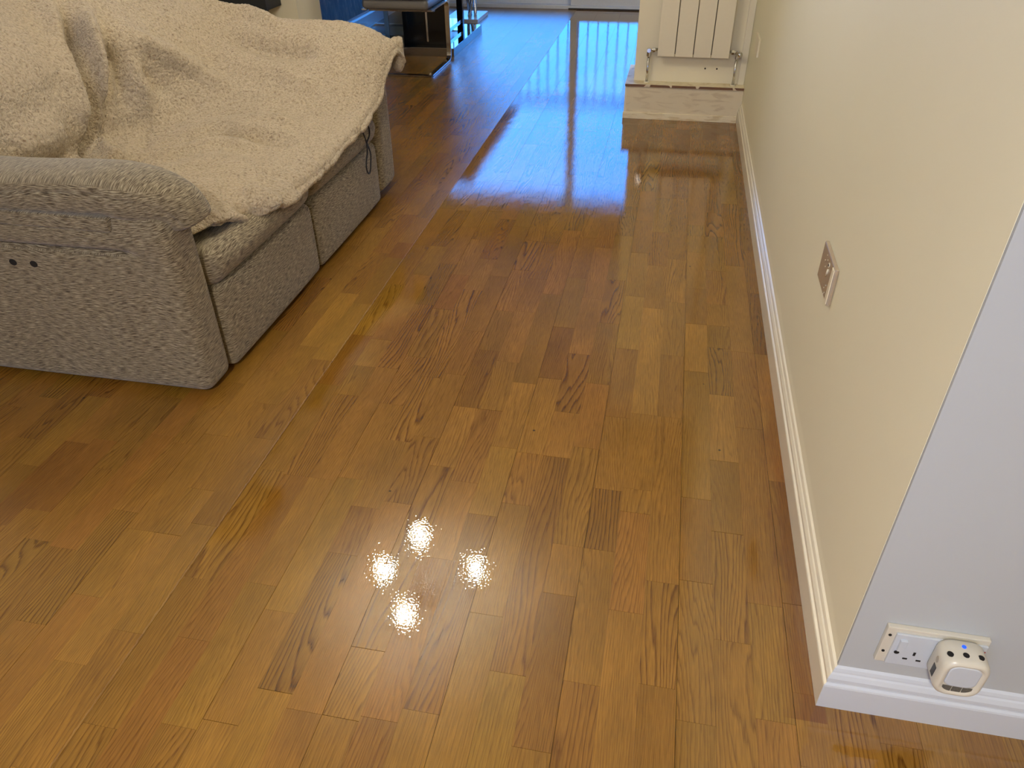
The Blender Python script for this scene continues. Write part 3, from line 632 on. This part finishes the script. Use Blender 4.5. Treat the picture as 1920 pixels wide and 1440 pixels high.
# ================================================================== BLANKET
# control net: columns along the sofa (y), rows from behind the back down to the hem (x, z)
CY = [1.80, 2.0, 2.25, 2.5, 2.75, 3.0, 3.2, 3.33, 3.44, 3.51]
ROWS = [
 [(-2.52, .72)] * 6 + [(-2.52, .70), (-2.50, .68), (-2.47, .66), (-2.45, .62)],
 [(-2.46, .98), (-2.46, .985), (-2.46, .97), (-2.46, .925), (-2.46, .96), (-2.46, .965), (-2.46, .94), (-2.42, .84), (-2.40, .79), (-2.38, .73)],
 [(-2.30, 1.03), (-2.30, 1.03), (-2.30, 1.01), (-2.31, .955), (-2.30, .99), (-2.29, .985), (-2.26, .95), (-2.20, .845), (-2.16, .79), (-2.15, .725)],
 [(-2.12, .86), (-2.10, .87), (-2.10, .865), (-2.15, .84), (-2.10, .85), (-2.08, .84), (-2.06, .825), (-2.03, .795), (-1.99, .770), (-1.98, .71)],
 [(-2.05, .73), (-2.03, .735), (-2.03, .73), (-2.09, .72), (-2.02, .715), (-1.98, .715), (-1.95, .73), (-1.93, .755), (-1.90, .760), (-1.89, .70)],
 [(-2.04, .60), (-2.02, .60), (-2.03, .60), (-2.09, .60), (-2.00, .60), (-1.92, .625), (-1.86, .69), (-1.84, .74), (-1.82, .752), (-1.81, .69)],
 [(-2.03, .50), (-2.03, .50), (-2.04, .50), (-2.08, .49), (-1.95, .515), (-1.84, .575), (-1.78, .665), (-1.76, .73), (-1.74, .748), (-1.73, .69)],
 [(-1.93, .465), (-1.93, .465), (-1.94, .462), (-1.92, .452), (-1.84, .475), (-1.74, .545), (-1.68, .65), (-1.67, .724), (-1.65, .745), (-1.64, .69)],
 [(-1.76, .468), (-1.76, .468), (-1.76, .464), (-1.76, .452), (-1.70, .462), (-1.62, .525), (-1.57, .64), (-1.56, .722), (-1.54, .746), (-1.53, .69)],
 [(-1.58, .470), (-1.58, .470), (-1.58, .466), (-1.58, .455), (-1.55, .462), (-1.50, .505), (-1.46, .63), (-1.45, .720), (-1.44, .744), (-1.43, .69)],
 [(-1.49, .468), (-1.46, .466), (-1.43, .462), (-1.42, .452), (-1.41, .456), (-1.39, .485), (-1.36, .60), (-1.36, .700), (-1.35, .722), (-1.34, .67)],
 [(-1.44, .464), (-1.40, .460), (-1.33, .454), (-1.32, .446), (-1.32, .448), (-1.31, .462), (-1.295, .55), (-1.285, .655), (-1.275, .685), (-1.265, .63)],
 [(-1.39, .456), (-1.335, .453), (-1.270, .436), (-1.264, .428), (-1.262, .438), (-1.258, .462), (-1.255, .52), (-1.25, .61), (-1.240, .665), (-1.23, .62)],
 [(-1.375, .446), (-1.315, .440), (-1.248, .402), (-1.252, .400), (-1.250, .418), (-1.247, .442), (-1.244, .488), (-1.240, .575), (-1.230, .635), (-1.218, .58)],
]
def cr(p0, p1, p2, p3, t): return .5 * (2 * p1 + (p2 - p0) * t + (2 * p0 - 5 * p1 + 4 * p2 - p3) * t * t + (3 * p1 - p0 - 3 * p2 + p3) * t ** 3)
def interp(arr, u):
    i = min(int(u), len(arr) - 2); t = u - i
    return cr(arr[max(i - 1, 0)], arr[i], arr[i + 1], arr[min(i + 2, len(arr) - 1)], t)
NU, NV = 420, 380
def sm(a, b, x): t = min(1, max(0, (x - a) / (b - a))); return t * t * (3 - 2 * t)
gridP = []
colsX = []
for v in range(NV + 1):
    u_ = v / NV * (len(CY) - 1)
    yv = interp(CY, u_); cx_ = [interp([r[c][0] for c in range(len(CY))], u_) for r in ROWS]; cz_ = [interp([r[c][1] for c in range(len(CY))], u_) for r in ROWS]
    colsX.append((yv, cx_, cz_))
for u in range(NU + 1):
    t = u / NU * (len(ROWS) - 1); row = []
    for v in range(NV + 1):
        yv, cx_, cz_ = colsX[v]
        row.append(Vector((interp(cx_, t), yv, interp(cz_, t))))
    gridP.append(row)
POLY = [  # polyline, width, height
 ([(-2.27, 2.70, .93), (-2.14, 2.57, .84), (-2.09, 2.46, .73), (-2.08, 2.39, .53), (-2.04, 2.33, .48)], .026, -.050),
 ([(-2.25, 2.66, .93), (-2.12, 2.50, .84), (-2.07, 2.39, .73), (-2.05, 2.32, .55)], .045, .022),
 ([(-2.22, 2.77, .92), (-2.11, 2.62, .82), (-2.07, 2.54, .70), (-2.06, 2.46, .50), (-1.97, 2.38, .46)], .024, .034),
 ([(-2.15, 2.80, .86), (-2.08, 2.66, .77), (-2.05, 2.57, .64), (-2.02, 2.50, .50)], .020, -.020),
 ([(-2.08, 2.69, .80), (-2.04, 2.64, .66), (-2.02, 2.60, .56)], .030, -.026),
 ([(-2.05, 2.74, .74), (-2.00, 2.70, .60), (-1.97, 2.67, .50)], .026, .020),
 ([(-1.96, 2.36, .46), (-1.99, 2.52, .50), (-1.98, 2.60, .53)], .022, .030),
 ([(-1.94, 2.52, .47), (-1.99, 2.66, .51)], .020, -.018),
 ([(-1.98, 2.36, .46), (-1.90, 2.42, .455), (-1.86, 2.50, .455), (-1.79, 2.55, .455), (-1.73, 2.60, .456), (-1.70, 2.69, .46), (-1.57, 2.67, .456), (-1.41, 2.66, .452)], .019, -.048),
 ([(-1.86, 2.38, .46), (-1.76, 2.46, .458), (-1.64, 2.57, .46), (-1.48, 2.56, .456)], .05, .020),
 ([(-1.72, 2.76, .47), (-1.55, 2.76, .465), (-1.42, 2.74, .46)], .035, .010),
 ([(-1.79, 2.545, .455), (-1.735, 2.60, .456)], .013, .022), ([(-1.80, 2.53, .455), (-1.765, 2.515, .455)], .012, -.016),
 ([(-2.08, 2.74, .82), (-2.00, 2.87, .73), (-1.93, 2.97, .64), (-1.80, 3.00, .56)], .040, .022),
 ([(-2.04, 2.70, .72), (-1.95, 2.80, .62), (-1.85, 2.84, .52)], .05, -.014),
 ([(-2.20, 3.20, .90), (-2.06, 3.36, .80), (-1.90, 3.42, .76), (-1.70, 3.36, .735)], .035, .018),
 ([(-1.95, 3.24, .74), (-1.71, 3.23, .68), (-1.50, 3.24, .66)], .045, -.022),
 ([(-1.9, 3.12, .70), (-1.62, 3.12, .60), (-1.45, 3.10, .53)], .05, .012),
 ([(-2.07, 2.00, .70), (-2.06, 2.15, .70), (-2.09, 2.36, .74)], .04, -.022), ([(-2.05, 2.0, .62), (-2.03, 2.25, .62)], .05, .014),
 ([(-2.2, 2.1, .92), (-2.12, 2.3, .84)], .05, -.012),
 ([(-1.25, 2.12, .41), (-1.33, 2.06, .46)], .022, -.016), ([(-1.25, 2.20, .40), (-1.34, 2.16, .46)], .028, .014), ([(-1.30, 1.90, .46), (-1.36, 1.98, .46)], .02, .012), ([(-1.24, 2.36, .39), (-1.36, 2.34, .455)], .022, -.010)]
POLY += [([(-1.98, 2.34, .46), (-1.86, 2.48, .455), (-1.73, 2.62, .46), (-1.57, 2.71, .462), (-1.40, 2.72, .46)], .045, -.012),
 ([(-1.66, 2.10, .47), (-1.62, 2.30, .47), (-1.52, 2.50, .465)], .10, .014), ([(-1.50, 2.05, .47), (-1.45, 2.25, .465), (-1.42, 2.45, .46)], .09, .010),
 ([(-1.90, 2.62, .50), (-1.78, 2.76, .50), (-1.60, 2.84, .49), (-1.46, 2.86, .47)], .045, .016)]
FOLDS = []
def poly_h(p):
    h = 0
    for pts, w, k in POLY:
        best = 9; tot = len(pts) - 1; bs = 0
        for i in range(tot):
            a = PV[id(pts)][i]; d = PV[id(pts)][i + 1] - a; s = max(0, min(1, (p - a).dot(d) / d.length_squared)); q = (p - (a + d * s)).length_squared
            if q < best: best = q; bs = (i + s) / tot
        if best < (3 * w) ** 2: h += 2.1 * k * math.exp(-best / (w * w)) * min(1, 5 * bs + .15) * min(1, 5 * (1 - bs) + .15)
    return h
PV = {id(p[0]): [Vector(q) for q in p[0]] for p in POLY}
V = []; nrm = []
for u in range(NU + 1):
    for v in range(NV + 1):
        a = gridP[min(u + 1, NU)][v] - gridP[max(u - 1, 0)][v]; b = gridP[u][min(v + 1, NV)] - gridP[u][max(v - 1, 0)]
        nn = a.cross(b)
        if nn.length < 1e-12: nn = Vector((0, 0, 1))
        nn.normalize()
        if nn.z < 0 and nn.x < 0: nn = -nn
        p = gridP[u][v]; h = .006
        h += poly_h(p)
        h += .010 * noise.noise(p * 5.5) + .004 * noise.noise(p * 16)
        q = p * 95 + noise.noise_vector(p * 45) * .9
        h += .0042 * noise.noise(q) * (1 - .8 * sm(NU - 14, NU - 2, u))
        hem = max(0, 1 - (NU - u) / 16)
        h += hem * (.004 + .004 * noise.noise(p * 14))
        P_ = p + nn * h
        if u > NU - 60:   # uneven hem line
            k = (u - NU + 60) / 60; P_.z += k * .008 * noise.noise(Vector((p.y * 6, 3, 1)))
        V.append(P_)
# the hem turns under in a soft rounded lip
def lip(idx_edge, idx_in, r=.009, n_=7):
    rows = []
    for k in range(1, n_ + 1):
        th = math.radians(205) * k / n_; row = []
        for e_, i_ in zip(idx_edge, idx_in):
            t_ = (V[e_] - V[i_]).normalized(); up_ = Vector((.62, -.05, .78)); up_ = (up_ - t_ * up_.dot(t_)).normalized()
            row.append(V[e_] + t_ * r * math.sin(th) - up_ * r * (1 - math.cos(th)))
        rows.append(row)
    return rows
lips = lip([NU * (NV + 1) + v for v in range(NV + 1)], [(NU - 8) * (NV + 1) + v for v in range(NV + 1)])
for row in lips: V += row
NU += len(lips)
F = [[u * (NV + 1) + v, u * (NV + 1) + v + 1, (u + 1) * (NV + 1) + v + 1, (u + 1) * (NV + 1) + v] for u in range(NU) for v in range(NV)]
bl = pydata('blanket', V, F, M['sherpa'], None, True)
tag(bl, 'cream sherpa fleece blanket draped over the back and seats of the sofa', 'blanket')
sol = bl.modifiers.new('thickness', 'SOLIDIFY'); sol.thickness = .005; sol.offset = -1
# rolled corner of the blanket hanging off the far arm
cb = pydata('blanket_corner', *(lambda o: (o[0], o[1]))((lambda: (
    [Vector((-1.235, 3.50, .60)) + Vector((math.cos(a) * .030 * k, math.sin(a) * .034 * k, h)) + noise.noise_vector(Vector((a, h * 25, 1))) * .006
     for h, k in ((.085, .3), (.078, .8), (.05, 1.0), (.02, .85), (-.01, 1.0), (-.04, .95), (-.06, .5), (-.065, .1)) for a in [2 * math.pi * j / 20 for j in range(20)]],
    [[i * 20 + j, i * 20 + (j + 1) % 20, (i + 1) * 20 + (j + 1) % 20, (i + 1) * 20 + j][::-1] for i in range(7) for j in range(20)]))()), M['sherpa'], bl, True)

# ================================================================== RADIATOR
rad = empty('radiator', (.114, 4.81, .36), 'tall cream flat-panel radiator on the short divider wall', 'radiator')
edges = [-.094, .009, .1135, .2155, .319]
for a, b_ in zip(edges[:-1], edges[1:]):
    box('panel', (a + .0022, b_ - .0022, 4.788, 4.806, .358, 2.1), M['rad'], rad, bevel=.003)
for z in (.375, 2.03): box('header_tube', (-.085, .31, 4.812, 4.838, z, z + .03), M['rad'], rad, bevel=.004)
for a in edges[1:-1]: box('gap_shadow_backing', (a - .006, a + .006, 4.8065, 4.809, .37, 2.09), simple('gap_shade', (.10, .085, .06), .8) if a == edges[1] else bpy.data.materials['gap_shade'], rad)  # dark strip behind each gap, its shade put in as colour
for z in (.7, 1.8): box('wall_bracket', (.09, .13, 4.838, 4.8595, z, z + .05), M['rad'], rad)
for x, sx, thermo in ((-.142, 1, False), (.364, -1, True)):
    sweep('pipe', [(x, 4.82, .203), (x, 4.82, .352)], .0075, M['chrome'], rad, n=14)
    disc('pipe_collar', (x, 4.82, .2065), .016, (0, 0, 1), .006, M['gloss_cream'], rad)
    v_ = disc('valve', (x, 4.82, .372), .0125, (0, 0, 1), .042, M['chrome'], rad, n=16)
    sweep('union', [(x, 4.82, .385), (x + sx * .025, 4.82, .387), (x + sx * .053, 4.822, .388)], .0095, M['chrome'], rad, n=12)
    disc('union_nut', (x + sx * .027, 4.82, .387), .0135, (1, 0, 0), .014, M['chrome'], rad, n=6)
    if thermo:
        bm = bmesh.new(); bmesh.ops.create_uvsphere(bm, u_segments=18, v_segments=12, radius=.0165)
        for q in bm.verts: q.co = Vector((x + .012, 4.800, .378)) + q.co
        me = bpy.data.meshes.new('valve_cap'); bm.to_mesh(me); bm.free(); new_obj('valve_cap', me, M['chrome'], v_, True)
    else:
        disc('valve_cap', (x, 4.808, .386), .0115, (0, 1, 0), .024, M['chrome'], None, n=14).parent = v_
for i, x in enumerate((.194, .262)):
    tag(disc('screw_hole', (x, 4.8585, .284), .0045, (0, 1, 0), .004, M['dark'], None, n=12), ('left' if i == 0 else 'right') + ' of two small dark screw holes below the radiator', 'hole', 'screw holes below the radiator')

# ================================================================== WALL PLATES
def plate(name, y0, y1, z0, z1, label, detail):
    r = empty(name, (XW, (y0 + y1) / 2, z0), label, 'wall plate')
    box('face_plate', (XW - .010, XW, y0, y1, z0, z1), M['beige_plate'] if detail else M['old_plastic'], r, bevel=.0028)
    if detail:
        disc('ring', (XW - .0105, y0 + .066, z1 - .020), .0060, (1, 0, 0), .0018, M['old_plastic'], r, n=16)
        disc('screw', (XW - .0115, y0 + .066, z1 - .020), .0030, (1, 0, 0), .0018, M['dark'], r, n=12)
        sweep('drip', [(XW - .0105, y0 + .062, z1 - .030), (XW - .0105, y0 + .070, z1 - .050)], .0028, M['old_plastic'], r, n=8)
        for dy, dz in ((.105, .012), (.115, .030), (.10, .040), (.05, .066), (.062, .078), (.048, .084), (.056, .092), (.09, .018)):
            disc('paint_speck', (XW - .0104, y0 + dy, z1 - dz), .0018, (1, 0, 0), .001, M['old_plastic'], r, n=8)
        box('lip', (XW - .0125, XW - .0098, y0 + .002, y0 + .022, z0 + .003, z1 - .003), M['old_plastic'], r, bevel=.001)
    return r
plate('socket_plate', 1.682, 1.845, .488, .583, 'taupe double wall plate flecked with paint on the right wall', True)
plate('socket_plate', 4.30, 4.47, .473, .562, 'cream painted-over wall plate at the far end of the right wall', False)

so = empty('double_socket', (.565, .955, .157), 'white double plug socket in a cream surround on the return wall', 'socket')
boxes('surround', [(.482, .651, .9445, .955, .160, .2585)], M['shell'], so, bevel=.002)
box('face_plate', (.4985, .6485, .9395, .9445, .163, .248), M['plastic'], so, bevel=.0015)
box('rocker_switch', (.507, .5195, .9345, .9400, .207, .236), M['plastic'], so, bevel=.001)
disc('fixing_screw', (.5095, .9390, .1995), .0045, (0, 1, 0), .002, M['dark'], so, n=14, rz=.0040)
box('earth_slot', (.5375, .5415, .9388, .9398, .196, .205), M['dark'], so)
box('pin_slot', (.5235, .5315, .9388, .9398, .1825, .1862), M['dark'], so)
box('pin_slot', (.5465, .5545, .9388, .9398, .1815, .1852), M['dark'], so)
for z in (.192, .238): disc('fixing_screw', (.4895, .9440, z), .0028, (0, 1, 0), .002, M['dark'], so, n=10)
box('rocker_switch', (.6325, .6445, .9345, .9400, .212, .238), M['plastic'], so, bevel=.001)
box('red_indicator', (.6335, .6435, .9340, .9346, .2385, .2415), M['red'], so)

# plug-in air freshener
fr = empty('plug_in_freshener', (.601, .915, .167), 'white rounded plug-in device with a blue light in the right-hand outlet', 'plug-in device')
FX0, FX1, FY0, FY1, FZ0, FZ1 = .562, .640, .886, .9385, .168, .262
def rrect(x0, x1, z0, z1, r, n=8):
    P = []
    for cx_, cz_, a0 in ((x1 - r, z1 - r, 0), (x0 + r, z1 - r, 90), (x0 + r, z0 + r, 180), (x1 - r, z0 + r, 270)):
        for i in range(n + 1):
            a = math.radians(a0 + 90 * i / n); P.append((cx_ + r * math.cos(a), cz_ + r * math.sin(a)))
    return P
def lofted(name, rings, material, parent, close_back=True):
    n = len(rings[0]); V = [p for r in rings for p in r]; F = []
    for i in range(len(rings) - 1):
        for j in range(n): F.append([i * n + j, i * n + (j + 1) % n, (i + 1) * n + (j + 1) % n, (i + 1) * n + j])
    F.append([(len(rings) - 1) * n + j for j in range(n)])
    if close_back: F.append(list(range(n))[::-1])
    o = pydata(name, V, F, material, None, False)
    for p in o.data.polygons: p.use_smooth = len(p.vertices) == 4
    attach(o, parent); return o
def ring_at(ins, y, r): return [(x, y, z) for x, z in rrect(FX0 + ins, FX1 - ins, FZ0 + ins, FZ1 - ins, r)]
# shell: back to front, rolled front rim, shallow recessed dish
lofted('shell', [ring_at(.004, FY1, .020), ring_at(.001, FY1 - .006, .022), ring_at(0, FY1 - .02, .024), ring_at(0, FY0 + .010, .024), ring_at(.0015, FY0 + .004, .023), ring_at(.005, FY0 + .0005, .021), ring_at(.008, FY0, .020), ring_at(.011, FY0 + .0015, .018), ring_at(.014, FY0 + .004, .016)], M['shell'], fr)
rr_ = [[(x, FY0 + .0035 - d, z) for x, z in rrect(FX0 + .013 + i, FX1 - .013 - i, FZ0 + .027 + i, FZ1 - .012 - i, .014)] for d, i in ((0, 0), (.0018, .001), (.002, .003))]
lofted('front_cover', rr_, M['plastic'], fr)
for a, b_ in ((.0150, .0300), (.0315, .0465), (.0480, .0630)):
    box('vent_opening', (FX0 + a, FX0 + b_, FY0 + .0028, FY0 + .0036, FZ0 + .0125, FZ0 + .0265), simple('vent_inside', (.10, .095, .08), .6, nscale=400, namp=.6) if a < .02 else bpy.data.materials['vent_inside'], fr)
for x in (.573, .598, .622): disc('top_hole', (x, FY0 + .019 if x > .58 else FY0 + .018, FZ1 - (.0002 if .58 < x < .61 else .0012)), .0052, (0, 0, 1), .002, M['dark'], fr, n=16)
disc('status_light', (.599, FY0 + .036, FZ1 + .0001), .0036, (0, 0, 1), .002, M['led'], fr, n=16)['label'] = 'glowing blue status light'
box('side_window', (FX0 - .0006, FX0 + .001, FY0 + .016, FY0 + .028, FZ0 + .026, FZ0 + .052), M['black'], fr, bevel=.0004)
disc('side_button', (FX0, FY0 + .024, FZ0 + .066), .0048, (1, 0, 0), .0016, simple('grey_button', (.40, .37, .30), .4), fr, n=16, rz=.0075)

# ================================================================== BACK ROOM FURNITURE
def chair(loc, rz, label, group):
    t = empty('dining_chair', loc, label, 'chair', group)
    w = .245
    def bar(nm, pts, ra=.019, rb=.0045, up=None):
        o = sweep(nm, pts, (ra, rb), M['dark_chrome'], None, n=8, up=up); o.parent = t; return o
    # local frame: y = 0 is the rear bar on the floor (nearest the camera), legs rise at y = .56
    for s in (-1, 1):
        x = s * w; pts = [(x, 0, .008), (x, .46, .008)] + [(x, .50 + .05 * math.sin(a), .058 - .05 * math.cos(a)) for a in [math.pi / 2 * i / 6 for i in range(7)]] + [(x, .55, .37)] + [(x, .50 + .05 * math.cos(a), .385 + .04 * math.sin(a)) for a in [math.pi / 2 * i / 5 for i in range(6)]] + [(x, .10, .425)]
        V, F = [], []
        for i, p in enumerate(pts):
            a_ = Vector(pts[max(i - 1, 0)]); b_ = Vector(pts[min(i + 1, len(pts) - 1)]); tt = (b_ - a_).normalized(); nn = Vector((0, -tt.z, tt.y)); p = Vector(p)
            for dx, dn in ((-.017, -.005), (.017, -.005), (.017, .005), (-.017, .005)): V.append(p + Vector((dx, 0, 0)) + nn * dn)
        for i in range(len(pts) - 1):
            for j in range(4): F.append([i * 4 + j, i * 4 + (j + 1) % 4, (i + 1) * 4 + (j + 1) % 4, (i + 1) * 4 + j])
        F.append([0, 1, 2, 3][::-1]); k = (len(pts) - 1) * 4; F.append([k, k + 1, k + 2, k + 3])
        pydata('side_frame', V, F, M['chrome'], t)
    o = box('floor_bar', (-w - .017, w + .017, -.006, .028, .002, .014), M['dark_chrome'], None); o.parent = t
    o = box('cross_bar', (-w, w, .20, .235, .40, .43), M['dark_chrome'], None); o.parent = t
    o = rbox('seat', (-.245, .245, .06, .56, .432, .50), .028, M['seat_leather'], None, puff=(0, 0, .012), n=5); o.parent = t
    def lean(w_): w_.y -= (w_.z - .5) * .16; return w_
    o = rbox('backrest', (-.235, .235, .03, .085, .50, 1.0), .025, M['seat_leather'], None, puff=(0, .01, 0), n=5, deform=lean); o.parent = t
    t.rotation_euler = (0, 0, rz); return t
chair((-1.968, 5.535, 0), 0, 'taupe cantilever dining chair at the near end of the glass table', 'cantilever dining chairs')
chair((-2.80, 7.10, 0), -math.pi / 2, 'taupe cantilever dining chair between the table and the dark wallpaper', 'cantilever dining chairs')

tb = empty('dining_table', (-1.95, 6.65, 0), 'glass topped dining table on a black pedestal and mirrored base', 'table')
box('mirrored_base', (-2.24, -1.712, 6.19, 7.16, .0, .062), M['mirror'], tb, bevel=.002)
box('base_front', (-2.24, -1.712, 6.183, 6.19, .0, .060), M['dark_chrome'], tb)
box('pedestal', (-2.158, -1.80, 6.30, 6.34, .062, .715), M['black'], tb, bevel=.002)
box('chrome_strip', (-1.962, -1.948, 6.294, 6.2995, .085, .70), M['chrome'], tb)
box('post', (-1.900, -1.848, 7.02, 7.07, .062, .715), M['black'], tb, bevel=.002)
box('post', (-2.16, -2.108, 7.02, 7.07, .062, .715), M['black'], tb, bevel=.002)
box('rail', (-2.14, -1.86, 6.34, 7.05, .095, .125), M['chrome'], tb)
box('tabletop', (-2.47, -1.41, 5.42, 7.42, .716, .732), M['black'], tb, bevel=.002)

lp = empty('twisted_ornament', (-1.98, 7.72, 0), 'tall twisted chrome ornament on a low white base near the patio doors', 'ornament')
box('base', (-2.16, -1.835, 7.52, 7.96, .0, .035), M['gloss_white'], lp, bevel=.003)
for ph in range(3):
    pts = [(-1.935 + .035 * math.cos(2.2 * z * 3 + ph * 2.094), 7.70 + .035 * math.sin(2.2 * z * 3 + ph * 2.094), .035 + z) for z in [i * .03 for i in range(36)]]
    sweep('twisted_rod', pts, .016, M['chrome'], lp, n=10)

box_ = empty('wall_speaker', (-2.56, 4.93, .57), 'black box hung on the divider wall behind the sofa back', 'speaker')
box('casing', (-2.80, -2.487, 4.72, 4.9295, .560, .95), M['black_cloth'], box_, bevel=.004)
boxes('rim', [(-2.80, -2.483, 4.722, 4.735, .556, .562)], M['black'], box_)
